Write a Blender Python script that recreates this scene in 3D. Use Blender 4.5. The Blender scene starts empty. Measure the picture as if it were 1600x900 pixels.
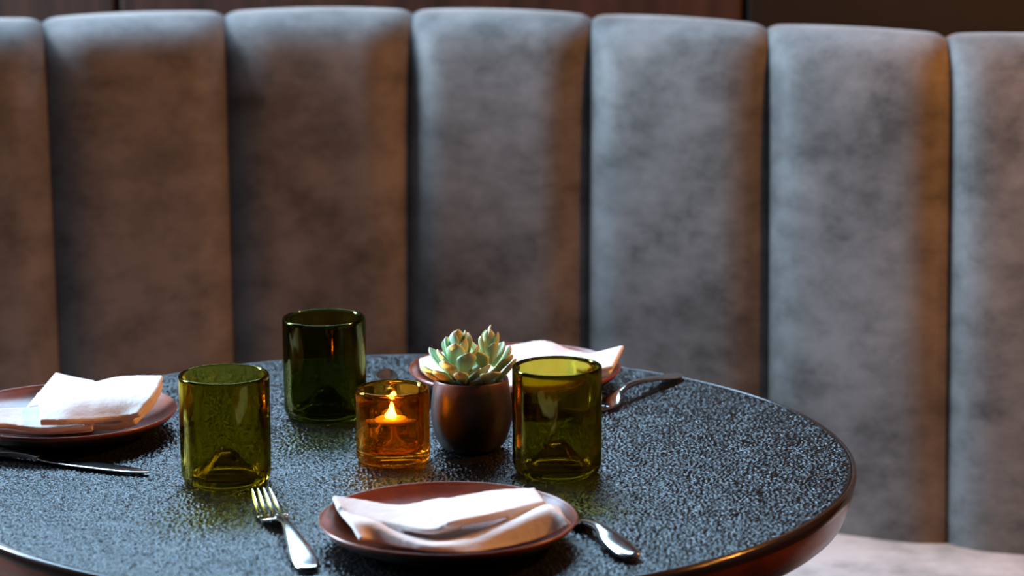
import bpy, bmesh, math, random
import numpy as np
from mathutils import Matrix, Vector
PI = math.pi
scene = bpy.context.scene
COL = scene.collection

# ------------------------------------------------------------------ camera
F_PX = 4384.0
cam_d = bpy.data.cameras.new('camera')
cam_d.sensor_width = 36.0
cam_d.lens = F_PX / 1600.0 * 36.0
cam_d.dof.use_dof = True
cam_d.dof.focus_distance = 2.36
cam_d.dof.aperture_fstop = 5.6
cam = bpy.data.objects.new('camera', cam_d)
cam.matrix_world = (Matrix.Translation((0.1016, -2.2932, 1.3666))
                    @ Matrix.Rotation(PI / 2 - 0.2066, 4, 'X') @ Matrix.Rotation(-0.00513, 4, 'Z'))
COL.objects.link(cam)
scene.camera = cam

# ------------------------------------------------------------------ world, daylight, exposure
world = bpy.data.worlds.new('dim_room')
scene.world = world
world.use_nodes = True
bg = world.node_tree.nodes['Background']
bg.inputs['Color'].default_value = (1.0, 0.80, 0.66, 1)
bg.inputs['Strength'].default_value = 0.006


def area(name, loc, target, sx, sy, power, color):
    l = bpy.data.lights.new(name, 'AREA')
    l.shape = 'RECTANGLE'; l.size = sx; l.size_y = sy
    l.energy = power; l.color = color
    o = bpy.data.objects.new(name, l)
    o.location = loc
    o.rotation_euler = (Vector(target) - Vector(loc)).to_track_quat('-Z', 'Y').to_euler()
    COL.objects.link(o)
    return o


COOL = (0.66, 0.83, 1.0)
WARM = (1.0, 0.35, 0.06)
# daylight in the tall window of the left wall and in the high window of the back wall
area('daylight_side_window', (-2.32, 0.88, 1.62), (0.0, 0.60, 1.30), 0.62, 1.25, 190.0, COOL)
area('daylight_high_window', (-0.53, 1.24, 1.98), (-0.2, -1.0, 1.3), 1.9, 0.42, 60.0, (0.45, 0.72, 1.0))

vs = scene.view_settings
vs.view_transform = 'Standard'
vs.look = 'None'
vs.exposure = 0.0
vs.gamma = 1.0
vs.use_curve_mapping = False
scene.cycles.use_denoising = True
scene.cycles.caustics_refractive = True
scene.cycles.caustics_reflective = True
scene.cycles.max_bounces = 16
scene.cycles.transmission_bounces = 14
scene.cycles.transparent_max_bounces = 16
scene.cycles.sample_clamp_indirect = 6.0
scene.cycles.blur_glossy = 0.3


# ------------------------------------------------------------------ material helpers
def new_mat(name):
    m = bpy.data.materials.new(name)
    m.use_nodes = True
    nt = m.node_tree
    b = nt.nodes['Principled BSDF']
    return m, nt, b


def N(nt, kind, **kw):
    n = nt.nodes.new(kind)
    for k, v in kw.items():
        if k in n.inputs:
            n.inputs[k].default_value = v
        else:
            setattr(n, k, v)
    return n


def coords(nt, out='Object', scale=(1, 1, 1)):
    tc = N(nt, 'ShaderNodeTexCoord')
    mp = N(nt, 'ShaderNodeMapping')
    mp.inputs['Scale'].default_value = scale
    nt.links.new(tc.outputs[out], mp.inputs['Vector'])
    return mp.outputs['Vector']


def ramp(nt, fac, stops):
    r = N(nt, 'ShaderNodeValToRGB')
    el = r.color_ramp.elements
    while len(el) < len(stops):
        el.new(0.5)
    for e, (p, c) in zip(el, stops):
        e.position = p
        e.color = (*c, 1)
    nt.links.new(fac, r.inputs['Fac'])
    return r.outputs['Color']


def noise(nt, vec, scale, detail=4, rough=0.5):
    n = N(nt, 'ShaderNodeTexNoise', Scale=scale, Detail=detail, Roughness=rough)
    nt.links.new(vec, n.inputs['Vector'])
    return n.outputs['Fac']


def bump(nt, b, height, strength, dist):
    n = N(nt, 'ShaderNodeBump', Strength=strength, Distance=dist)
    nt.links.new(height, n.inputs['Height'])
    nt.links.new(n.outputs['Normal'], b.inputs['Normal'])
    return n


def mat_simple(name, col, rough=0.5, metal=0.0, spec=0.5):
    m, nt, b = new_mat(name)
    b.inputs['Base Color'].default_value = (*col, 1)
    b.inputs['Roughness'].default_value = rough
    b.inputs['Metallic'].default_value = metal
    b.inputs['Specular IOR Level'].default_value = spec
    return m


def mat_velvet(name='grey_velvet', k=1.0):
    m, nt, b = new_mat(name)
    v = coords(nt)
    big = noise(nt, v, 4.2, 6, 0.60)
    streak = noise(nt, coords(nt, scale=(15, 15, 22)), 1.2, 6, 0.68)
    mx = N(nt, 'ShaderNodeMath', operation='MULTIPLY')
    nt.links.new(big, mx.inputs[0]); nt.links.new(streak, mx.inputs[1])
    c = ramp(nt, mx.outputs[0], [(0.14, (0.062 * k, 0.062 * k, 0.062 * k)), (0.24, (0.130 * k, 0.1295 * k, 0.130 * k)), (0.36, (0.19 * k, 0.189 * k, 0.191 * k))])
    nt.links.new(c, b.inputs['Base Color'])
    b.inputs['Roughness'].default_value = 0.55
    b.inputs['Specular IOR Level'].default_value = 0.25
    b.inputs['Sheen Weight'].default_value = 0.45
    b.inputs['Sheen Roughness'].default_value = 0.35
    w = N(nt, 'ShaderNodeTexNoise', Scale=420.0, Detail=2.0)
    nt.links.new(coords(nt, scale=(1, 1, 1)), w.inputs['Vector'])
    bump(nt, b, w.outputs['Fac'], 0.25, 0.001)
    return m


def mat_grain():
    m, nt, b = new_mat('black_textured_laminate')
    v = coords(nt)
    b.inputs['Base Color'].default_value = (0.010, 0.011, 0.012, 1)
    b.inputs['Roughness'].default_value = 0.13
    b.inputs['Specular IOR Level'].default_value = 0.30
    bump(nt, b, noise(nt, v, 900.0, 2, 0.6), 0.5, 0.0006)
    return m


def mat_lacquer():
    m, nt, b = new_mat('red_brown_lacquer')
    v = coords(nt, scale=(14, 14, 60))
    n = noise(nt, v, 1.0, 6, 0.6)
    c = ramp(nt, n, [(0.3, (0.04, 0.008, 0.003)), (0.7, (0.20, 0.038, 0.010))])
    nt.links.new(c, b.inputs['Base Color'])
    b.inputs['Roughness'].default_value = 0.22
    b.inputs['Specular IOR Level'].default_value = 0.3
    return m


def mat_wood(name, c0, c1):
    m, nt, b = new_mat(name)
    v = coords(nt, scale=(22, 22, 1.4))
    n = noise(nt, v, 2.0, 8, 0.62)
    c = ramp(nt, n, [(0.32, c0), (0.68, c1)])
    nt.links.new(c, b.inputs['Base Color'])
    b.inputs['Roughness'].default_value = 0.55
    return m


def mat_glaze():
    m, nt, b = new_mat('brown_glazed_stoneware')
    v = coords(nt)
    n = noise(nt, v, 60.0, 5, 0.6)
    c = ramp(nt, n, [(0.3, (0.18, 0.040, 0.016)), (0.7, (0.27, 0.068, 0.027))])
    nt.links.new(c, b.inputs['Base Color'])
    b.inputs['Roughness'].default_value = 0.30
    bump(nt, b, noise(nt, v, 300.0, 2), 0.06, 0.001)
    return m


def mat_pot():
    m, nt, b = new_mat('mottled_pot_glaze')
    v = coords(nt)
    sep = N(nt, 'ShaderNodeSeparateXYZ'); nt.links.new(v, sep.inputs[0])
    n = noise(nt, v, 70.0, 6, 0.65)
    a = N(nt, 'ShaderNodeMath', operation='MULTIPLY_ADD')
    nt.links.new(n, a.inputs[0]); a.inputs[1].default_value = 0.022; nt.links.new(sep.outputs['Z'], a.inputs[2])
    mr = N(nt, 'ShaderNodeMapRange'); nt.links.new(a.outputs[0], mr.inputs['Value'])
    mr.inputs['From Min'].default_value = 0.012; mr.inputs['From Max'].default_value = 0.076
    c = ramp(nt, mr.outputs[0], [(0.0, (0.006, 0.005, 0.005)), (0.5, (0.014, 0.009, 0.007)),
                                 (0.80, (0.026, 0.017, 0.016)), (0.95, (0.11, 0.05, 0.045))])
    nt.links.new(c, b.inputs['Base Color'])
    b.inputs['Roughness'].default_value = 0.40
    bump(nt, b, n, 0.25, 0.001)
    return m


def mat_cloth():
    m, nt, b = new_mat('white_napkin_cloth')
    v = coords(nt)
    b.inputs['Base Color'].default_value = (0.80, 0.79, 0.80, 1)
    b.inputs['Roughness'].default_value = 0.85
    b.inputs['Specular IOR Level'].default_value = 0.15
    b.inputs['Sheen Weight'].default_value = 0.15
    n1 = noise(nt, v, 55.0, 4, 0.55)
    n2 = noise(nt, coords(nt, scale=(900, 900, 900)), 1.0, 2)
    a = N(nt, 'ShaderNodeMath', operation='MULTIPLY_ADD')
    nt.links.new(n2, a.inputs[0]); a.inputs[1].default_value = 0.06; nt.links.new(n1, a.inputs[2])
    bump(nt, b, a.outputs[0], 0.35, 0.004)
    return m


def mat_glass(name, col, transp=0.25, rough=0.0, ior=1.5, wavy=0.0):
    m = bpy.data.materials.new(name); m.use_nodes = True
    nt = m.node_tree
    nt.nodes.remove(nt.nodes['Principled BSDF'])
    out = nt.nodes['Material Output']
    g = N(nt, 'ShaderNodeBsdfGlass', Roughness=rough, IOR=ior); g.inputs['Color'].default_value = (*col, 1)
    t = N(nt, 'ShaderNodeBsdfTransparent'); t.inputs['Color'].default_value = (*col, 1)
    mx = N(nt, 'ShaderNodeMixShader'); mx.inputs['Fac'].default_value = transp
    nt.links.new(g.outputs[0], mx.inputs[1]); nt.links.new(t.outputs[0], mx.inputs[2])
    nt.links.new(mx.outputs[0], out.inputs['Surface'])
    if wavy:
        bn = N(nt, 'ShaderNodeBump', Strength=wavy, Distance=0.002)
        nt.links.new(noise(nt, coords(nt, scale=(1, 1, 0.4)), 60.0, 2), bn.inputs['Height'])
        nt.links.new(bn.outputs['Normal'], g.inputs['Normal'])
    return m


def mat_emit(name, col, strength):
    m, nt, b = new_mat(name)
    b.inputs['Base Color'].default_value = (0, 0, 0, 1)
    b.inputs['Emission Color'].default_value = (*col, 1)
    b.inputs['Emission Strength'].default_value = strength
    return m


def mat_leaf():
    m, nt, b = new_mat('succulent_leaf')
    v = coords(nt, 'Generated')
    sep = N(nt, 'ShaderNodeSeparateXYZ'); nt.links.new(v, sep.inputs[0])
    c = ramp(nt, sep.outputs['X'], [(0.0, (0.75, 0.84, 0.55)), (0.5, (0.60, 0.74, 0.50)),
                                    (0.88, (0.56, 0.68, 0.50)), (1.0, (0.62, 0.42, 0.33))])
    oi = N(nt, 'ShaderNodeObjectInfo')
    tint = ramp(nt, oi.outputs['Random'], [(0.0, (0.65, 0.92, 0.95)), (0.5, (1, 1, 0.70)), (1.0, (1.0, 0.86, 0.64))])
    mx = N(nt, 'ShaderNodeMixRGB', blend_type='MULTIPLY'); mx.inputs['Fac'].default_value = 0.7
    nt.links.new(c, mx.inputs['Color1']); nt.links.new(tint, mx.inputs['Color2'])
    nt.links.new(mx.outputs[0], b.inputs['Base Color'])
    b.inputs['Roughness'].default_value = 0.42
    b.inputs['Subsurface Weight'].default_value = 0.25
    b.inputs['Subsurface Radius'].default_value = (0.004, 0.005, 0.002)
    b.inputs['Subsurface Scale'].default_value = 0.6
    return m


M = dict(
    velvet=mat_velvet(), seat_velvet_lit=mat_velvet('grey_velvet_lit_copy', 2.9), grain=mat_grain(), lacquer=mat_lacquer(),  # seat copy of the velvet lightened: window light put into its colour
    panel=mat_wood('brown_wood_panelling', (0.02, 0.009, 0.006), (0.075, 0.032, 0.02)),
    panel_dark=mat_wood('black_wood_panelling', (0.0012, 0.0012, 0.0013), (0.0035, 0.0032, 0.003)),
    glaze=mat_glaze(), pot=mat_pot(), cloth=mat_cloth(), leaf=mat_leaf(),
    under=mat_simple('dark_plate_underside', (0.022, 0.015, 0.012), 0.55),
    steel=mat_simple('polished_steel', (0.72, 0.72, 0.73), 0.13, 1.0),
    soil=mat_simple('dark_soil', (0.012, 0.009, 0.007), 0.95),
    dark_metal=mat_simple('black_iron', (0.012, 0.012, 0.013), 0.45, 0.6),
    brass=mat_simple('cream_ceramic_disc', (0.80, 0.70, 0.48), 0.4),
    green=mat_glass('olive_green_glass', (0.68, 0.61, 0.19), 0.05, 0.0, 1.5, 0.05),
    green_backdrop_dark=mat_glass('olive_glass_backdrop_dark', (0.46, 0.47, 0.21), 0.03, 0.0, 1.5, 0.05),  # olive glass again, with the dark backdrop put into its colour
    amber=mat_glass('amber_glass', (0.98, 0.62, 0.15), 0.28, 0.0, 1.5),
    clear=mat_glass('clear_glass', (0.97, 0.97, 0.95), 0.12),
    wick=mat_simple('cotton_wick', (0.75, 0.68, 0.5), 0.9),
    flame=mat_emit('candle_flame', (1.0, 0.52, 0.16), 760.0),
    bulb=mat_emit('warm_bulb', (1.0, 0.5, 0.18), 30.0),
    plaster=mat_simple('dark_plaster', (0.05, 0.045, 0.042), 0.9),
    floor=mat_wood('dark_floor_boards', (0.015, 0.010, 0.008), (0.045, 0.028, 0.020)),
    lip=mat_simple('black_gloss_lip', (0.020, 0.010, 0.008), 0.16, 0.0, 0.7),
    plinth=mat_simple('black_plinth', (0.010, 0.009, 0.009), 0.5),
)


# ------------------------------------------------------------------ mesh helpers
def mesh_obj(name, verts, faces, mat, parent=None, smooth=True, loc=None):
    me = bpy.data.meshes.new(name)
    me.from_pydata([tuple(v) for v in verts], [], faces)
    bm = bmesh.new(); bm.from_mesh(me)
    bmesh.ops.recalc_face_normals(bm, faces=bm.faces)
    bm.to_mesh(me); bm.free()
    if smooth:
        me.polygons.foreach_set('use_smooth', [True] * len(me.polygons))
    for mm in (mat if isinstance(mat, (list, tuple)) else [mat]):
        me.materials.append(mm)
    o = bpy.data.objects.new(name, me)
    COL.objects.link(o)
    if parent:
        o.parent = parent
    if loc is not None:
        o.location = loc
    return o


def empty(name, loc=(0, 0, 0), rz=0.0):
    o = bpy.data.objects.new(name, None)
    o.empty_display_size = 0.05
    o.location = loc
    o.rotation_euler = (0, 0, rz)
    COL.objects.link(o)
    return o


def tag(o, label, cat, group=None):
    o['label'] = label; o['category'] = cat
    if group:
        o['group'] = group
    return o


def struct(o, label=None):
    o['kind'] = 'structure'
    if label:
        o['label'] = label
    return o


def smooth_profile(pts, n=6):
    """Catmull-Rom through 2D/3D points."""
    out = []
    P = [Vector(p) for p in pts]
    for i in range(len(P) - 1):
        p0 = P[i - 1] if i > 0 else P[i] * 2 - P[i + 1]
        p1, p2 = P[i], P[i + 1]
        p3 = P[i + 2] if i + 2 < len(P) else P[i + 1] * 2 - P[i]
        for k in range(n):
            t = k / n
            out.append(0.5 * ((2 * p1) + (p2 - p0) * t + (2 * p0 - 5 * p1 + 4 * p2 - p3) * t * t
                              + (3 * p1 - p0 - 3 * p2 + p3) * t ** 3))
    out.append(P[-1])
    return out


def lathe(name, prof, mat, parent=None, seg=64, loc=None, closed=False, wob=0.0, matfn=None):
    """prof: (r, z) list; ends on the axis are capped by collapsed rings."""
    verts, faces = [], []
    n = len(prof)
    for j in range(seg):
        a = 2 * PI * j / seg
        for r, z in prof:
            rr = r * (1 + wob * math.sin(3 * a + 40 * z))
            verts.append((rr * math.cos(a), rr * math.sin(a), z))
    m = n if closed else n - 1
    idx = []
    for j in range(seg):
        k = (j + 1) % seg
        for i in range(m):
            i2 = (i + 1) % n
            faces.append((j * n + i, k * n + i, k * n + i2, j * n + i2))
            idx.append(i)
    me = bpy.data.meshes.new(name)
    me.from_pydata(verts, [], faces)
    mats = mat if isinstance(mat, (list, tuple)) else [mat]
    for mm in mats:
        me.materials.append(mm)
    if matfn:
        me.polygons.foreach_set('material_index', [matfn(i) for i in idx])
    bm = bmesh.new(); bm.from_mesh(me)
    bmesh.ops.remove_doubles(bm, verts=bm.verts, dist=1e-6)
    bmesh.ops.dissolve_degenerate(bm, edges=bm.edges, dist=1e-7)
    bmesh.ops.recalc_face_normals(bm, faces=bm.faces)
    bm.to_mesh(me); bm.free()
    me.polygons.foreach_set('use_smooth', [True] * len(me.polygons))
    o = bpy.data.objects.new(name, me); COL.objects.link(o)
    if parent:
        o.parent = parent
    if loc is not None:
        o.location = loc
    return o


def box(name, lo, hi, mat, parent=None, bevel=0.0):
    x0, y0, z0 = lo; x1, y1, z1 = hi
    v = [(x0, y0, z0), (x1, y0, z0), (x1, y1, z0), (x0, y1, z0), (x0, y0, z1), (x1, y0, z1), (x1, y1, z1), (x0, y1, z1)]
    f = [(0, 3, 2, 1), (4, 5, 6, 7), (0, 1, 5, 4), (1, 2, 6, 5), (2, 3, 7, 6), (3, 0, 4, 7)]
    o = mesh_obj(name, v, f, mat, parent, smooth=False)
    if bevel:
        bm = bmesh.new(); bm.from_mesh(o.data)
        bmesh.ops.bevel(bm, geom=bm.edges[:], offset=bevel, segments=2, affect='EDGES', profile=0.7)
        bm.to_mesh(o.data); bm.free()
    return o


def tube(name, path, radii, mat, parent=None, seg=10, flat=1.0):
    """Swept tube along a path; flat scales the section's local height."""
    P = [Vector(p) for p in path]
    verts, faces = [], []
    for i, p in enumerate(P):
        t = (P[min(i + 1, len(P) - 1)] - P[max(i - 1, 0)]).normalized()
        side = t.cross(Vector((0, 0, 1)))
        side = side.normalized() if side.length > 1e-4 else Vector((1, 0, 0))
        up = side.cross(t)
        r = radii[i] if isinstance(radii, (list, tuple)) else radii
        for k in range(seg):
            a = 2 * PI * k / seg
            verts.append(p + side * (r * math.cos(a)) + up * (r * flat * math.sin(a)))
    for i in range(len(P) - 1):
        for k in range(seg):
            k2 = (k + 1) % seg
            faces.append((i * seg + k, i * seg + k2, (i + 1) * seg + k2, (i + 1) * seg + k))
    faces.append(tuple(range(seg - 1, -1, -1)))
    faces.append(tuple((len(P) - 1) * seg + k for k in range(seg)))
    return mesh_obj(name, verts, faces, mat, parent)


# ------------------------------------------------------------------ the room
X0, X1, YB, YF, ZC = -2.4, 2.6, 1.30, -3.2, 2.75
struct(box('floor', (X0, YF, -0.05), (X1, YB + 0.1, 0.0), M['floor']), 'dark wooden floor of the dining room')
struct(box('ceiling', (X0, YF, ZC), (X1, YB + 0.1, ZC + 0.05), M['plaster']), 'dark plaster ceiling')
struct(box('wall_right', (X1, YF, 0), (X1 + 0.1, YB + 0.1, ZC), M['plaster']), 'dark plaster wall on the right')


def wall_with_hole(name, axis, c, a0, a1, h0, h1, z0, z1, thick):
    """Wall of four blocks around one window opening, one mesh."""
    V, Fc = [], []
    for (p0, p1, q0, q1) in ((a0, h0, 0, ZC), (h1, a1, 0, ZC), (h0, h1, 0, z0), (h0, h1, z1, ZC)):
        b = len(V)
        for q in (q0, q1):
            for (p, d) in ((p0, 0), (p1, 0), (p1, thick), (p0, thick)):
                V.append((p, c + d, q) if axis == 'x' else (c + d, p, q))
        Fc += [(b, b + 3, b + 2, b + 1), (b + 4, b + 5, b + 6, b + 7), (b, b + 1, b + 5, b + 4),
               (b + 1, b + 2, b + 6, b + 5), (b + 2, b + 3, b + 7, b + 6), (b + 3, b, b + 4, b + 7)]
    return mesh_obj(name, V, Fc, M['plaster'], smooth=False)


wl = struct(wall_with_hole('wall_left', 'y', X0 - 0.1, YF, YB + 0.1, 0.54, 1.22, 0.95, 2.30, 0.1), 'dark plaster wall with a tall window')
wb = struct(wall_with_hole('wall_back', 'x', YB, X0, X1, -1.50, 0.45, 1.74, 2.22, 0.1), 'dark wood panelled wall behind the banquette')
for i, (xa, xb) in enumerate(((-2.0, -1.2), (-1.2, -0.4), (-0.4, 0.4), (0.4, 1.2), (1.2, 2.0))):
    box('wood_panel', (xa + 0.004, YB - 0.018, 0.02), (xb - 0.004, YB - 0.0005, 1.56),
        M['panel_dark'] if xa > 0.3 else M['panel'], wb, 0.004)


def window(n, axis, c, h0, h1, z0, z1, mulls):
    w = empty('window_%d' % n, (0, 0, 0)); struct(w, 'daylit window with a dark frame')
    def bar(p0, p1, q0, q1, nm='window_frame'):
        if axis == 'x':
            return box(nm, (p0, c, q0), (p1, c + 0.04, q1), M['dark_metal'], w)
        return box(nm, (c, p0, q0), (c + 0.04, p1, q1), M['dark_metal'], w)
    bar(h0, h0 + .03, z0, z1); bar(h1 - .03, h1, z0, z1); bar(h0 + .03, h1 - .03, z0, z0 + .03); bar(h0 + .03, h1 - .03, z1 - .03, z1)
    for m_ in mulls:
        bar(m_ - .012, m_ + .012, z0 + .03, z1 - .03, 'mullion')
    if axis == 'x':
        box('pane', (h0 + .03, c + .018, z0 + .03), (h1 - .03, c + .022, z1 - .03), M['clear'], w)
    else:
        box('pane', (c + .018, h0 + .03, z0 + .03), (c + .022, h1 - .03, z1 - .03), M['clear'], w)


window(1, 'y', X0 - 0.07, 0.54, 1.22, 0.95, 2.30, ())
window(2, 'x', YB + 0.03, -1.50, 0.45, 1.74, 2.22, (-0.525,))

# ------------------------------------------------------------------ banquette
QC = (0.9370884, 0.05678509, -0.86584352, -0.15378022, 0.97975559)
XA, XB = -0.46, 0.62


def q_y(x):
    if x < XA:
        return q_y(XA) + q_s(XA) * (x - XA) - 0.35 * (x - XA) ** 2
    if x > XB:
        return q_y(XB) + q_s(XB) * (x - XB) - 0.35 * (x - XB) ** 2
    return (((QC[0] * x + QC[1]) * x + QC[2]) * x + QC[3]) * x + QC[4]


def q_s(x):
    if x < XA:
        return q_s(XA) - 0.7 * (x - XA)
    if x > XB:
        return q_s(XB) - 0.7 * (x - XB)
    return ((4 * QC[0] * x + 3 * QC[1]) * x + 2 * QC[2]) * x + QC[3]


def q_frame(x):
    n = Vector((q_s(x), -1.0)).normalized()      # towards the diners
    return Vector((x, q_y(x))), n


SEAT_Z = 0.469
# back profile: (offset towards diners, z), bottom to crest to rear
prof_back = smooth_profile([(0.115, SEAT_Z - 0.03), (0.098, 0.56), (0.080, 0.72), (0.062, 0.87), (0.050, 0.945),
                            (0.036, 0.985), (0.010, 1.000), (-0.022, 0.992), (-0.045, 0.965), (-0.052, 0.90)], 5)
seams = [-0.830, -0.634, -0.434, -0.232, -0.014, 0.194, 0.387, 0.572, 0.752, 0.930]
bench = empty('banquette', (0, 1.0, 0))
tag(bench, 'curved grey velvet banquette with tall channelled back panels', 'banquette')


def pillow(a, d):
    e = (1 - abs(a)) * 0.5
    x = min(1.0, e / d)
    return 1 - (1 - x) ** 2.2


NA = 26
us = [-math.cos(PI * i / NA) for i in range(NA + 1)]
for s in range(len(seams) - 1):
    x0, x1 = seams[s] + 0.0006, seams[s + 1] - 0.0006
    V, Fc = [], []
    np_ = len(prof_back)
    for a in us:
        x = x0 + (x1 - x0) * (a + 1) / 2
        p, n = q_frame(x)
        b0 = (0.029 - 0.011 * max(0.0, min(1.0, x / 0.5))) * pillow(a, 0.24) + 0.006 * (1 - a * a)
        b1 = 0.005 * pillow(a, 0.08) + 0.003 * (1 - a * a)
        lat = max(0.0, min(0.7, 0.35 - 0.9 * x))
        ln = Vector((n.x * lat, n.y))
        for i, pr in enumerate(prof_back):
            q = prof_back[min(i + 1, np_ - 1)] - prof_back[max(i - 1, 0)]
            nn = Vector((q[1], -q[0])).normalized()
            k = max(0.0, nn[1])
            b_ = b0 + (b1 - b0) * k
            o = pr[0] - 0.018
            z = pr[1] + 0.006 + nn[1] * b_
            e = nn[0] * b_
            V.append((p.x + ln.x * o + n.x * e, p.y + ln.y * o + n.y * e - 1.0, z))
    for i in range(NA):
        for j in range(np_ - 1):
            Fc.append((i * np_ + j, (i + 1) * np_ + j, (i + 1) * np_ + j + 1, i * np_ + j + 1))
    # closing rear skin
    for i in range(NA):
        Fc.append((i * np_, i * np_ + np_ - 1, (i + 1) * np_ + np_ - 1, (i + 1) * np_))
    Fc.append(tuple(range(np_)))
    Fc.append(tuple(NA * np_ + k for k in range(np_)))
    mesh_obj('back_panel', V, Fc, M['velvet'], bench)


def arc_solid(name, prof, mat, xs):
    V, Fc = [], []
    m = len(prof)
    for x in xs:
        p, n = q_frame(x)
        for o, z in prof:
            V.append((p.x + n.x * o, p.y + n.y * o - 1.0, z))
    for i in range(len(xs) - 1):
        for j in range(m):
            j2 = (j + 1) % m
            Fc.append((i * m + j, (i + 1) * m + j, (i + 1) * m + j2, i * m + j2))
    Fc.append(tuple(range(m))); Fc.append(tuple((len(xs) - 1) * m + k for k in range(m)))
    return mesh_obj(name, V, Fc, mat, bench)


xs = [seams[0] + (seams[-1] - seams[0]) * i / 60 for i in range(61)]
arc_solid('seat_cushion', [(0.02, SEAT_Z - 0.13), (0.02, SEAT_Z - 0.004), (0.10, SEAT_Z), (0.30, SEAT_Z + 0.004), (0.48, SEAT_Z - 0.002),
                           (0.535, SEAT_Z - 0.012), (0.555, SEAT_Z - 0.035), (0.558, SEAT_Z - 0.10), (0.548, SEAT_Z - 0.13)], M['seat_velvet_lit'], xs)
o = arc_solid('plinth', [(0.02, 0.0), (0.02, SEAT_Z - 0.131), (0.52, SEAT_Z - 0.131), (0.48, 0.0)], M['plinth'], xs)
o.data.polygons.foreach_set('use_smooth', [False] * len(o.data.polygons))
o = arc_solid('back_shell', [(-0.075, 0.0), (-0.075, 0.93), (-0.030, 0.93), (0.005, SEAT_Z - 0.04), (0.010, 0.0)], M['plinth'], xs)

# ------------------------------------------------------------------ table
TZ, TR = 0.74, 0.385
tab = empty('round_table', (0.005, 0.002, 0))
tag(tab, 'round dining table with black speckled top and glossy red-brown edge', 'table')


def table_top():
    """Disc of fine pebbled relief: band-limited random height field on a 0.8 mm grid."""
    step, half = 0.0008, 480
    n = 2 * half + 1
    rng = np.random.default_rng(5)
    f = np.fft.rfft2(rng.standard_normal((n, n)))
    kx = np.fft.fftfreq(n, step)[:, None]; ky = np.fft.rfftfreq(n, step)[None, :]
    k = np.hypot(kx, ky)
    h = np.fft.irfft2(f * np.exp(-((k - 230.0) / 120.0) ** 2), (n, n))
    h /= h.std()
    h = np.tanh(h * 0.8)
    ax = (np.arange(n) - half) * step
    X, Y = np.meshgrid(ax, ax, indexing='ij')
    rr = np.hypot(X, Y)
    Rm = TR - 0.0052
    sc = np.where(rr > Rm, Rm / np.maximum(rr, 1e-9), 1.0)       # pull the outermost ring of cells onto the circle
    keep = rr < Rm + step * 1.0
    fade = np.clip((Rm - rr) / 0.002, 0, 1)
    Z = TZ - 0.0007 + 0.00055 * h * fade
    idx = -np.ones((n, n), int); idx[keep] = np.arange(keep.sum())
    V = np.stack([(X * sc)[keep], (Y * sc)[keep], Z[keep]], 1)
    q = np.stack([idx[:-1, :-1], idx[1:, :-1], idx[1:, 1:], idx[:-1, 1:]], -1).reshape(-1, 4)
    q = q[(q >= 0).all(1)]
    me = bpy.data.meshes.new('table_top')
    me.vertices.add(len(V)); me.vertices.foreach_set('co', V.astype(np.float32).ravel())
    me.loops.add(q.size); me.loops.foreach_set('vertex_index', q.astype(np.int32).ravel())
    me.polygons.add(len(q))
    me.polygons.foreach_set('loop_start', np.arange(0, q.size, 4, dtype=np.int32))
    me.polygons.foreach_set('use_smooth', np.ones(len(q), bool))
    me.update(calc_edges=True)
    me.materials.append(M['grain'])
    o = bpy.data.objects.new('table_top', me); COL.objects.link(o); o.parent = tab
    return o


table_top()
lathe('core_board', [(0, TZ - 0.0044), (TR - 0.0046, TZ - 0.0044), (TR - 0.0046, TZ - 0.0014), (0, TZ - 0.0014)], M['plinth'], tab, 180)
lathe('edge_band', [(0, TZ - 0.0045), (TR - 0.0045, TZ - 0.0045), (TR - 0.0043, TZ - 0.0012), (TR - 0.002, TZ - 0.0004), (TR - 0.0003, TZ - 0.002),
                    (TR, TZ - 0.005), (TR - 0.0005, TZ - 0.010), (TR - 0.005, TZ - 0.026), (TR - 0.009, TZ - 0.036),
                    (TR - 0.013, TZ - 0.0395), (TR - 0.02, TZ - 0.041), (0, TZ - 0.041)], [M['lip'], M['lacquer']], tab, 180, None, False, 0.0, lambda i: 0 if i < 6 else 1)
lathe('pedestal_column', [(0, 0.02), (0.06, 0.02), (0.045, 0.06), (0.038, 0.12), (0.038, 0.62), (0.06, 0.67), (0.16, 0.685), (0.16, TZ - 0.0415), (0, TZ - 0.0415)], M['dark_metal'], tab, 48)
lathe('pedestal_base', [(0, 0.0), (0.26, 0.0), (0.262, 0.008), (0.24, 0.018), (0.06, 0.03), (0, 0.03)], M['dark_metal'], tab, 64)

# ------------------------------------------------------------------ plates
plate_prof = smooth_profile([(0.0, 0.0055), (0.040, 0.0055), (0.066, 0.0068), (0.084, 0.0125), (0.0935, 0.0185), (0.0960, 0.0205)], 5)
plate_prof += smooth_profile([(0.0960, 0.0205), (0.0974, 0.0212), (0.0982, 0.0202)], 4)[1:]
plate_prof += smooth_profile([(0.0982, 0.0202), (0.0930, 0.0140), (0.0800, 0.0065), (0.0620, 0.0022), (0.0590, 0.0004), (0.0560, 0.0), (0.0535, 0.0012), (0.03, 0.0016), (0.0, 0.0016)], 4)[1:]
n_in = 5 * 5 + 8 + 2


def plate(loc, label):
    o = lathe('dinner_plate', [(p[0], p[1]) for p in plate_prof], [M['glaze'], M['under']], None, 96, loc, False, 0.0,
              lambda i: 0 if i < n_in else 1)
    tag(o, label, 'plate', 'brown plates set around the table')
    return o


PLC = {'front': (0.0525, -0.247), 'left': (-0.2905, 0.088), 'back': (0.104, 0.241)}
plate((*PLC['front'], TZ), 'brown stoneware plate nearest the camera, between the fork and knife')
plate((*PLC['left'], TZ), 'brown stoneware plate at the left edge, behind a flat knife')
plate((*PLC['back'], TZ), 'brown stoneware plate at the far side, behind the succulent')

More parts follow.
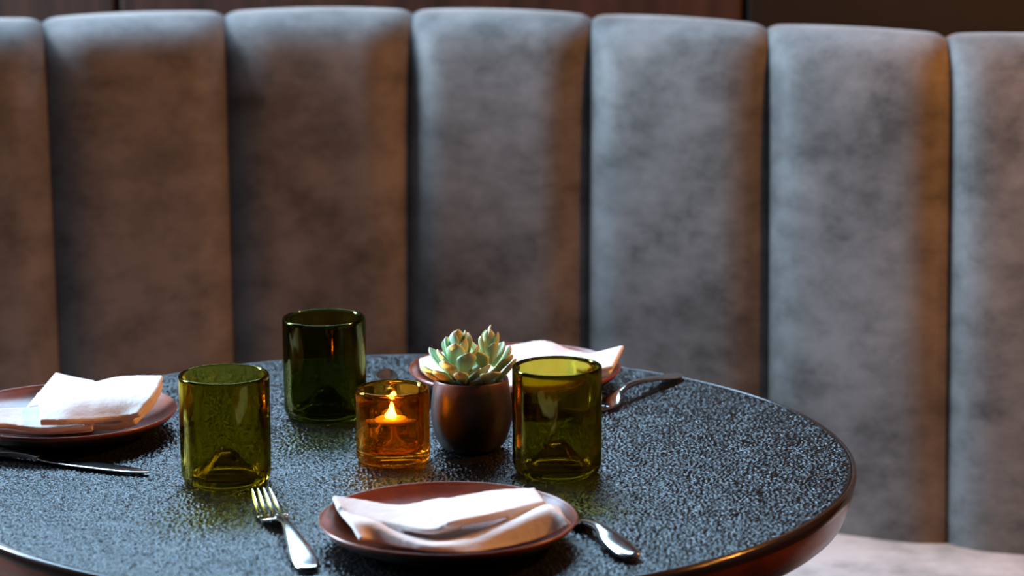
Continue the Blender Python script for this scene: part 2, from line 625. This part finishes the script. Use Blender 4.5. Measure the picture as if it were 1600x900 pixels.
# ------------------------------------------------------------------ napkins
PADS = {
    'front': [
        (4.5, [[(-90, 40, 27.0), (-84, 14, 26.0)], [(-70, 40, 24.0), (-70, 5, 22.0)], [(-38, 34, 21.0), (-41, -11, 19.0)], [(-11, 44, 23.0), (-13, -27, 19.0)], [(6, 42, 24.0), (11, -15, 20.0)]]),
        (6, [[(-30, 30, 23.0), (-5, -25, 21.0)], [(-1, 35, 26.0), (3, -27, 25.0)], [(33, 49, 28.0), (39, -9, 27.0)], [(66, 45, 31.0), (74, 13, 29.0)]]),
        (4.5, [[(-86, 31, 22.0), (-75, -14, 23.0), (-64, -37, 17.0)], [(-64, 26, 13.0), (-57, -16, 22.0), (-55, -29, 11.0)], [(-36, 12, 8.0), (-36, -29, 15.0), (-33, -39, 8.0)], [(-7, -14, 7.5), (-11, -43, 12.5), (-9, -49, 7.5)], [(18, 3, 7.5), (17, -34, 14.0), (20, -50, 7.5)], [(46, 35, 10.0), (46, -18, 21.0), (48, -36, 8.0)], [(72, 44, 18.0), (75, -5, 29.0), (78, -23, 13.0)], [(85, 14, 24.0), (88, -15, 26.0), (93, -24, 19.0)]]),
    ],
    'left': [
        (5, [[(-85, -26, 28), (-78, -65, 22)], [(-54, -16, 27), (-49, -45, 20)], [(-29, 0, 24), (-16, -43, 16)], [(-4, 22, 20), (11, -39, 16)], [(20, 46, 16), (30, -35, 16)]]),
        (5, [[(-87, -17, 20), (-81, -51, 16)], [(-56, -3, 19), (-51, -35, 13)], [(-30, 8, 16), (-18, -34, 9)], [(-6, 31, 13), (9, -32, 9)], [(19, 51, 10), (28, -26, 9)]]),
        (4, [[(-24, 104, 30), (-38, 19, 18)], [(-6, 88, 30), (-16, 27, 20)], [(17, 71, 30), (23, 29, 22)]]),
        (6, [[(-26, 10, 34), (-19, -21, 31), (-14, -48, 24)], [(1, 27, 36), (8, -21, 33), (9, -48, 24)], [(23, 35, 38), (29, -12, 34), (30, -39, 22)], [(45, 38, 42), (54, -11, 36), (51, -32, 22)], [(83, 33, 44), (80, -13, 38), (69, -33, 26)]]),
        (7, [[(-21, 21, 26), (-17, -4, 22), (-10, -30, 16)], [(-1, 36, 28), (6, -7, 25), (9, -30, 16)], [(21, 44, 30), (28, -3, 26), (29, -27, 14)], [(44, 44, 34), (53, -2, 28), (47, -28, 14)], [(82, 38, 37), (78, -4, 30), (64, -28, 19)]]),
    ],
    'back': [
        (5, [[(-90, 23, 24), (-86, -3, 20), (-68, -17, 14)], [(-63, 28, 30), (-56, 5, 22), (-50, -33, 14)], [(-9, 31, 34), (-15, 8, 24), (-9, -46, 14)], [(27, 28, 40), (24, 3, 28), (26, -47, 14)], [(51, 16, 34), (47, -14, 26), (56, -43, 16)], [(75, 9, 30), (68, -27, 26), (73, -37, 18)]]),
        (4, [[(56, -11, 33), (59, -36, 28)], [(83, -9, 39), (76, -51, 31)], [(101, -5, 43), (89, -50, 33)]]),
        (4, [[(57, -5, 28), (59, -32, 23)], [(83, 2, 33), (76, -44, 25)], [(99, 2, 37), (87, -45, 27)]]),
        (4, [[(57, 2, 22), (59, -23, 17)], [(84, 11, 26), (76, -34, 21)], [(96, 16, 29), (85, -33, 22)]]),
    ],
}


def lift(p, gap):
    """Keep a point of cloth above the plate's inner surface."""
    r = math.hypot(p.x, p.y)
    h = 0.0
    if r < 0.1005:
        h = 0.0214
        for a, b in zip(plate_prof[:n_in], plate_prof[1:n_in]):
            if a[0] <= r <= b[0]:
                h = a[1] + (b[1] - a[1]) * (r - a[0]) / max(1e-9, b[0] - a[0])
                break
    p.z = max(p.z, h + gap)
    return p


def napkin(key, label):
    V, Fc = [], []
    for th, st in PADS[key]:
        rows = []
        for s_ in st:
            rows.append(smooth_profile([Vector(p) for p in s_], 14 // (len(s_) - 1)))
        m = len(rows[0])
        cols = [smooth_profile([r[j] for r in rows], 6) for j in range(m)]
        k = len(cols[0])
        G = [[cols[j][i] for j in range(m)] for i in range(k)]
        top, bot = [], []
        for i in range(k):
            for j in range(m):
                du = G[min(i + 1, k - 1)][j] - G[max(i - 1, 0)][j]
                dv = G[i][min(j + 1, m - 1)] - G[i][max(j - 1, 0)]
                nn = du.cross(dv).normalized()
                if nn.z < 0:
                    nn = -nn
                top.append(lift(G[i][j] * 0.001, 0.0028))
                bot.append(lift((G[i][j] - nn * th) * 0.001, 0.0014))
        b = len(V); V += top + bot; T = k * m
        for i in range(k - 1):
            for j in range(m - 1):
                q = (i * m + j, (i + 1) * m + j, (i + 1) * m + j + 1, i * m + j + 1)
                Fc.append(tuple(b + x for x in q)); Fc.append(tuple(b + T + x for x in reversed(q)))
        ring = [i * m for i in range(k)] + [(k - 1) * m + j for j in range(1, m)] + [i * m + m - 1 for i in range(k - 2, -1, -1)] + [j for j in range(m - 2, 0, -1)]
        for i in range(len(ring)):
            a_, c_ = ring[i], ring[(i + 1) % len(ring)]
            Fc.append((b + a_, b + c_, b + T + c_, b + T + a_))
    o = mesh_obj('napkin', V, Fc, M['cloth'], None, True, (*PLC[key], TZ))
    r = o.modifiers.new('fold', 'REMESH'); r.mode = 'VOXEL'; r.voxel_size = 0.0011; r.use_smooth_shade = True
    s_ = o.modifiers.new('soften', 'SMOOTH'); s_.factor = 0.5; s_.iterations = 9
    tag(o, label, 'napkin', 'folded white cloth napkins')
    return o


napkin('front', 'white cloth napkin folded long across the nearest plate')
napkin('left', 'white cloth napkin folded square on the leftmost plate')
napkin('back', 'white cloth napkin on the far plate behind the succulent')

# ------------------------------------------------------------------ tumblers
GR, GH = 0.0370, 0.0905
g_out = smooth_profile([(0.0, 0.0245), (0.004, 0.0235), (0.010, 0.0170), (0.018, 0.0080), (0.0255, 0.0024), (0.0305, 0.0002), (0.0342, 0.0022), (0.0362, 0.0070), (0.0368, 0.014)], 5)
g_out += [Vector((0.0368, 0.016)), Vector((0.0368, 0.019)), Vector((0.0369, 0.03)), Vector((0.0370, 0.05)), Vector((0.0370, 0.07)), Vector((0.0370, 0.084)), Vector((0.0370, 0.0872))]
g_rim = smooth_profile([(0.0370, 0.0885), (0.0365, 0.0902), (0.0354, 0.0907), (0.0344, 0.0902), (0.0339, 0.0886)], 3)
g_in = [Vector((0.0338, 0.0872)), Vector((0.0338, 0.0850)), Vector((0.0338, 0.07)), Vector((0.0338, 0.05)), Vector((0.0337, 0.03)), Vector((0.0337, 0.022)), Vector((0.0337, 0.0195))]
g_in += smooth_profile([(0.0336, 0.018), (0.0325, 0.0105), (0.0295, 0.0070), (0.0255, 0.0080), (0.0185, 0.0135), (0.0105, 0.0230), (0.0045, 0.0290), (0.0, 0.0300)], 5)
glass_prof = [(v[0], v[1]) for v in g_out + g_rim + g_in]


def tumbler(x, y, label, rz, mt='green', sc=1.0):
    o = lathe('drinking_glass', glass_prof, M[mt], None, 96, (x, y, TZ + 0.0002))
    o.scale = (sc, sc, 1.0)
    o.rotation_euler = (0, 0, rz)
    tag(o, label, 'glass', 'olive green bottle-glass tumblers')
    return o


tumbler(-0.1335, -0.0712, 'olive green tumbler nearest the left, just behind the fork', 0.4)
tumbler(-0.0658, 0.1419, 'olive green tumbler, its dark backdrop tinted in, standing farthest back, behind the lit votive', 1.7, 'green_backdrop_dark')
tumbler(0.1383, -0.0491, 'olive green tumbler on the right, beside the succulent pot', 2.9)

# ------------------------------------------------------------------ votive and oil candle
VX, VY = 0.0008, -0.0085
vo = smooth_profile([(0.0, 0.0003), (0.024, 0.0003), (0.0285, 0.0010), (0.0306, 0.0035), (0.0310, 0.008)], 4)
vo += [Vector((0.0310, z)) for z in (0.0095, 0.012, 0.02, 0.04, 0.055, 0.0578)]
vo += smooth_profile([(0.0310, 0.0595), (0.0304, 0.0620), (0.0288, 0.0632), (0.0272, 0.0622), (0.0263, 0.0602)], 4)
vo += [Vector((0.0263, z)) for z in (0.0585, 0.0565, 0.045, 0.025, 0.0185, 0.0165)]
vo += smooth_profile([(0.0262, 0.0150), (0.0248, 0.0112), (0.0215, 0.0100), (0.010, 0.0100), (0.0, 0.0100)], 4)
o = lathe('votive_holder', [(v[0], v[1]) for v in vo], M['amber'], None, 96, (VX, VY, TZ + 0.0001))
tag(o, 'glowing amber glass votive holder in the middle of the table', 'candle holder')

cd = empty('oil_candle', (VX - 0.001, VY, TZ + 0.0104))
tag(cd, 'small clear glass oil candle burning inside the amber holder', 'candle')
bo = [(0, 0.0), (0.0130, 0.0), (0.0146, 0.0012), (0.0148, 0.004), (0.0148, 0.0150), (0.0152, 0.0165), (0.0152, 0.0185), (0.0140, 0.0202), (0.0122, 0.0215),
      (0.0122, 0.0240), (0.0108, 0.0240), (0.0108, 0.0210), (0.0130, 0.0180), (0.0134, 0.0150), (0.0134, 0.0040), (0.0120, 0.0020), (0, 0.0020)]
lathe('bottle', bo, M['clear'], cd, 48)
lathe('wick_disc', [(0, 0.0243), (0.0132, 0.0243), (0.0140, 0.0252), (0.0138, 0.0262), (0.0105, 0.0268), (0.004, 0.0272), (0.0018, 0.029), (0, 0.029)], M['brass'], cd, 48)
tube('wick', smooth_profile([(0, 0, 0.0295), (0, 0, 0.020), (0.001, -0.002, 0.010), (-0.004, -0.006, 0.0035)], 6), 0.0013, M['wick'], cd, 8)
tube('wick', smooth_profile([(0.001, 0, 0.022), (0.004, -0.002, 0.012), (0.009, -0.004, 0.0035)], 6), 0.0013, M['wick'], cd, 8)
lathe('flame', [(0, 0.0282), (0.0018, 0.0286), (0.0030, 0.0300), (0.0032, 0.0314), (0.0028, 0.0330), (0.0018, 0.0348), (0.0007, 0.0362), (0, 0.0367)], M['flame'], cd, 24)

# ------------------------------------------------------------------ potted succulent
PX, PY = 0.0664, 0.0295
pp = empty('potted_succulent', (PX, PY, TZ))
tag(pp, 'pale green succulent in a small dark mottled ceramic pot', 'potted plant')
po = smooth_profile([(0.0, 0.0), (0.018, 0.0), (0.0245, 0.0015), (0.0300, 0.0090), (0.0338, 0.0220), (0.0347, 0.0340), (0.0338, 0.0470), (0.0322, 0.0575), (0.0318, 0.0605)], 5)
po += smooth_profile([(0.0318, 0.0605), (0.0312, 0.0622), (0.0298, 0.0618), (0.0292, 0.0600)], 4)[1:]
po += smooth_profile([(0.0292, 0.0600), (0.0305, 0.0500), (0.0312, 0.0400), (0.0, 0.0390)], 3)[1:]
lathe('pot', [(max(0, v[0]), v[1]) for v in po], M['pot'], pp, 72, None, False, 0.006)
lathe('soil', [(0, 0.0400), (0.0300, 0.0440), (0.0298, 0.0555), (0.022, 0.0585), (0.010, 0.0600), (0, 0.0590)], M['soil'], pp, 40)


def leaf_mesh(name, W, T, curl, tip):
    prof = smooth_profile([(0.0, 0.34), (0.18, 0.52), (0.40, 0.80), (0.60, 0.98), (0.74, 0.97), (0.86, 0.74), (0.945, 0.36), (1.0, 0.03)], 2)
    V, Fc = [], []
    S = 12
    for q in prof:
        u, w = min(1.0, q[0]), max(0.02, q[1]) * W * 0.5
        t = T * (1 - 0.45 * u) * min(1.0, w / (W * 0.2))
        zc = curl * u * u + (tip * max(0, u - 0.85) * 2)
        for k in range(S):
            a = 2 * PI * k / S
            y = w * math.cos(a)
            s_ = math.sin(a)
            z = t * 0.5 * s_ * (0.55 if s_ > 0 else 1.15)
            V.append((u, y, zc + z + 0.30 * abs(y / (W * 0.5)) ** 2 * W * 0.35))
    n = len(prof)
    for i in range(n - 1):
        for k in range(S):
            k2 = (k + 1) % S
            Fc.append((i * S + k, i * S + k2, (i + 1) * S + k2, (i + 1) * S + k))
    Fc.append(tuple(range(S))); Fc.append(tuple((n - 1) * S + k for k in range(S)))
    o = mesh_obj(name, V, Fc, M['leaf'])
    return o


leaf_src = [leaf_mesh('leaf', 0.62, 0.22, 0.18, 0.05), leaf_mesh('leaf', 0.52, 0.22, 0.24, 0.04), leaf_mesh('leaf', 0.60, 0.17, 0.08, 0.03)]
used = [False] * 3
random.seed(11)


def leaf(kind, base, az, el, L, roll=0.0, wid=1.0):
    if used[kind]:
        o = leaf_src[kind].copy(); COL.objects.link(o)
    else:
        o = leaf_src[kind]; used[kind] = True
    o.parent = pp
    mt = (Matrix.Translation(base) @ Matrix.Rotation(az, 4, 'Z') @ Matrix.Rotation(-el, 4, 'Y')
          @ Matrix.Rotation(roll, 4, 'X') @ Matrix.Diagonal((L, L * wid, L, 1)))
    o.matrix_local = mt
    return o


def rosette(cx, cy, z0, z1, n, l0, l1, e0, e1, lean, a0):
    for i in range(n):
        t = i / (n - 1)
        az = a0 + i * 2.39996
        el = e0 + (e1 - e0) * t ** 0.85 + random.uniform(-0.08, 0.08)
        L = l0 + (l1 - l0) * t
        z = z0 + (z1 - z0) * t
        r0 = 0.004 * (1 - t) + 0.0012
        b = (cx + lean[0] * t + r0 * math.cos(az), cy + lean[1] * t + r0 * math.sin(az), z)
        leaf(1 if t > 0.55 else 0, b, az, el, L * random.uniform(0.92, 1.08), random.uniform(-0.15, 0.15))


rosette(-0.010, -0.004, 0.0605, 0.084, 22, 0.0310, 0.0215, 0.30, 1.35, (-0.002, -0.001), 3.3)
rosette(0.013, 0.006, 0.0620, 0.086, 15, 0.0260, 0.0190, 0.40, 1.38, (0.003, 0.002), 1.0)
# larger low leaves leaning over the front of the rim
leaf(2, (0.012, -0.010, 0.0615), -1.25, 0.42, 0.0270, 0.0, 1.15)
leaf(0, (-0.006, -0.012, 0.0605), -1.75, 0.50, 0.0210, 0.1)
leaf(0, (-0.016, -0.008, 0.0600), -2.35, 0.42, 0.0240, 0.2)
leaf(1, (-0.020, -0.004, 0.0600), -2.75, 0.20, 0.0230, 0.0)
leaf(1, (0.020, 0.002, 0.0600), -0.35, 0.55, 0.0270, 0.0)
leaf(1, (0.018, 0.008, 0.0620), 0.25, 0.75, 0.0290, 0.0)


# ------------------------------------------------------------------ cutlery
def strip(name, secs, parent):
    """secs: (s, y_centre, z_centre, half width, half thickness) along +X; lens cross-section."""
    V, Fc = [], []
    S = 14
    for (s_, yc, zc, w, t) in secs:
        for k in range(S):
            a = 2 * PI * k / S
            c, sn = math.cos(a), math.sin(a)
            V.append((s_, yc + w * math.copysign(abs(c) ** 0.75, c), zc + t * math.copysign(abs(sn) ** 0.75, sn)))
    n = len(secs)
    for i in range(n - 1):
        for k in range(S):
            k2 = (k + 1) % S
            Fc.append((i * S + k, i * S + k2, (i + 1) * S + k2, (i + 1) * S + k))
    Fc.append(tuple(range(S))); Fc.append(tuple((n - 1) * S + k for k in range(S)))
    return mesh_obj(name, V, Fc, M['steel'], parent)


def fork(end, tip, label):
    d = Vector(tip) - Vector(end)
    L = d.length
    f = empty('fork', (end[0], end[1], TZ), math.atan2(d.y, d.x))
    k = L / 0.195
    hs = smooth_profile([(0, .0030, .0024, .0016), (.004, .0034, .0085, .0018), (.020, .0052, .0098, .0020), (.050, .0095, .0070, .0021),
                         (.080, .0125, .0040, .0023), (.100, .0122, .0032, .0024), (.118, .0088, .0038, .0021)], 5)
    hand = [(q[0] * k, 0.0, q[1], q[2], q[3]) for q in [tuple(v) for v in hs4([(0, .0030, .0030, .0014), (.003, .0031, .0078, .0017), (.020, .0046, .0100, .0019), (.050, .0088, .0074, .0020), (.080, .0122, .0042, .0022), (.100, .0120, .0032, .0024), (.116, .0092, .0036, .0021)])]]
    strip('handle', hand, f)
    hd = [(q[0] * k, 0.0, q[1], q[2], q[3]) for q in hs4([(.114, .0098, .0034, .0020), (.122, .0072, .0066, .0014), (.130, .0048, .0108, .0011), (.138, .0034, .0118, .0010), (.146, .0030, .0116, .0010)])]
    head = strip('head', hd, f)
    for i in range(4):
        y = -0.0096 + i * 0.0064
        tn = [(q[0] * k, y * (1 - 0.30 * j / 20.0), q[1], q[2], q[3]) for j, q in enumerate(
            hs4([(.143, .0031, .0021, .0010), (.155, .0032, .0020, .0010), (.170, .0052, .0017, .0009), (.184, .0088, .0014, .0008), (.195, .0122, .0006, .0005)]))]
        strip('tine', tn, head)
    tag(f, label, 'fork', 'steel forks')
    return f


def hs4(pts, n=5):
    """Catmull-Rom on 4-tuples."""
    out = []
    for i in range(len(pts) - 1):
        p0 = pts[max(i - 1, 0)]; p1 = pts[i]; p2 = pts[i + 1]; p3 = pts[min(i + 2, len(pts) - 1)]
        for k in range(n):
            t = k / n
            out.append(tuple(0.5 * (2 * b + (c - a) * t + (2 * a - 5 * b + 4 * c - d) * t * t + (3 * b - a - 3 * c + d) * t ** 3)
                             for a, b, c, d in zip(p0, p1, p2, p3)))
    out.append(pts[-1])
    return out


def knife(end, tip, label, arch=1.0):
    d = Vector(tip) - Vector(end)
    L = d.length; k = L / 0.205
    f = empty('table_knife', (end[0], end[1], TZ), math.atan2(d.y, d.x))
    hand = [(q[0] * k, 0.0, q[1], q[2], q[3]) for q in hs4([(0, .0032, .0030, .0016), (.003, .0034, .0072, .0026), (.020, .0042, .0105, .0032), (.042, .0056, .0098, .0034),
                                                           (.058, .0074, .0058, .0036), (.070, .0080, .0042, .0038), (.084, .0072, .0046, .0036), (.094, .0056, .0062, .0030)])]
    hand = [(a, b, 0.0036 + (c - 0.0036) * arch, d_, e) for a, b, c, d_, e in hand]
    strip('handle', hand, f)
    bl = [(q[0] * k, 0.0015, q[1], q[2], q[3]) for q in hs4([(.092, .0050, .0060, .0016), (.098, .0036, .0084, .0011), (.120, .0024, .0092, .0010), (.160, .0022, .0092, .0010), (.185, .0022, .0078, .0009), (.199, .0022, .0042, .0008), (.205, .0022, .0008, .0005)])]
    strip('blade', bl, f)
    tag(f, label, 'knife', 'steel table knives')
    return f


fork((-0.0480, -0.3190), (-0.1000, -0.1340), 'steel fork lying tines up between front plate and left tumbler')
fork((0.2590, 0.2820), (0.1560, 0.1180), 'steel fork at the far right, partly behind the right tumbler')
knife((0.1910, -0.2960), (0.1180, -0.1120), 'steel knife beside the nearest plate, handle towards the camera')
knife((-0.3780, 0.0270), (-0.2000, -0.0520), 'long steel knife in front of the leftmost plate', 0.1)
knife((-0.0190, 0.3000), (-0.0020, 0.1000), 'steel knife mostly hidden behind the amber votive')


# ------------------------------------------------------------------ warm pendant lamps out of frame
def pendant(loc, power, label):
    p = empty('pendant_lamp', loc)
    tag(p, label, 'lamp', 'warm pendant lamps')
    h = ZC - loc[2]
    lathe('cord', [(0, 0.10), (0.003, 0.10), (0.003, h), (0, h)], M['dark_metal'], p, 10)
    lathe('lamp_shade', [(0.0, 0.11), (0.02, 0.11), (0.03, 0.09), (0.085, 0.0), (0.090, -0.03), (0.087, -0.03), (0.082, 0.0), (0.028, 0.085), (0, 0.10)], M['dark_metal'], p, 40)
    lathe('bulb', [(0, 0.05), (0.010, 0.045), (0.024, 0.0), (0.026, -0.02), (0.018, -0.042), (0, -0.05)], M['bulb'], p, 24)
    l = bpy.data.lights.new('pendant_light', 'POINT'); l.energy = power; l.color = WARM; l.shadow_soft_size = 0.03
    lo = bpy.data.objects.new('pendant_light', l); lo.location = (loc[0], loc[1], loc[2] - 0.085); COL.objects.link(lo)


pendant((1.05, 0.10, 1.62), 40.0, 'black pendant lamp hanging to the right of the banquette')
pendant((2.25, -0.50, 1.80), 34.0, 'black pendant lamp hanging right of the camera, nearer the room')
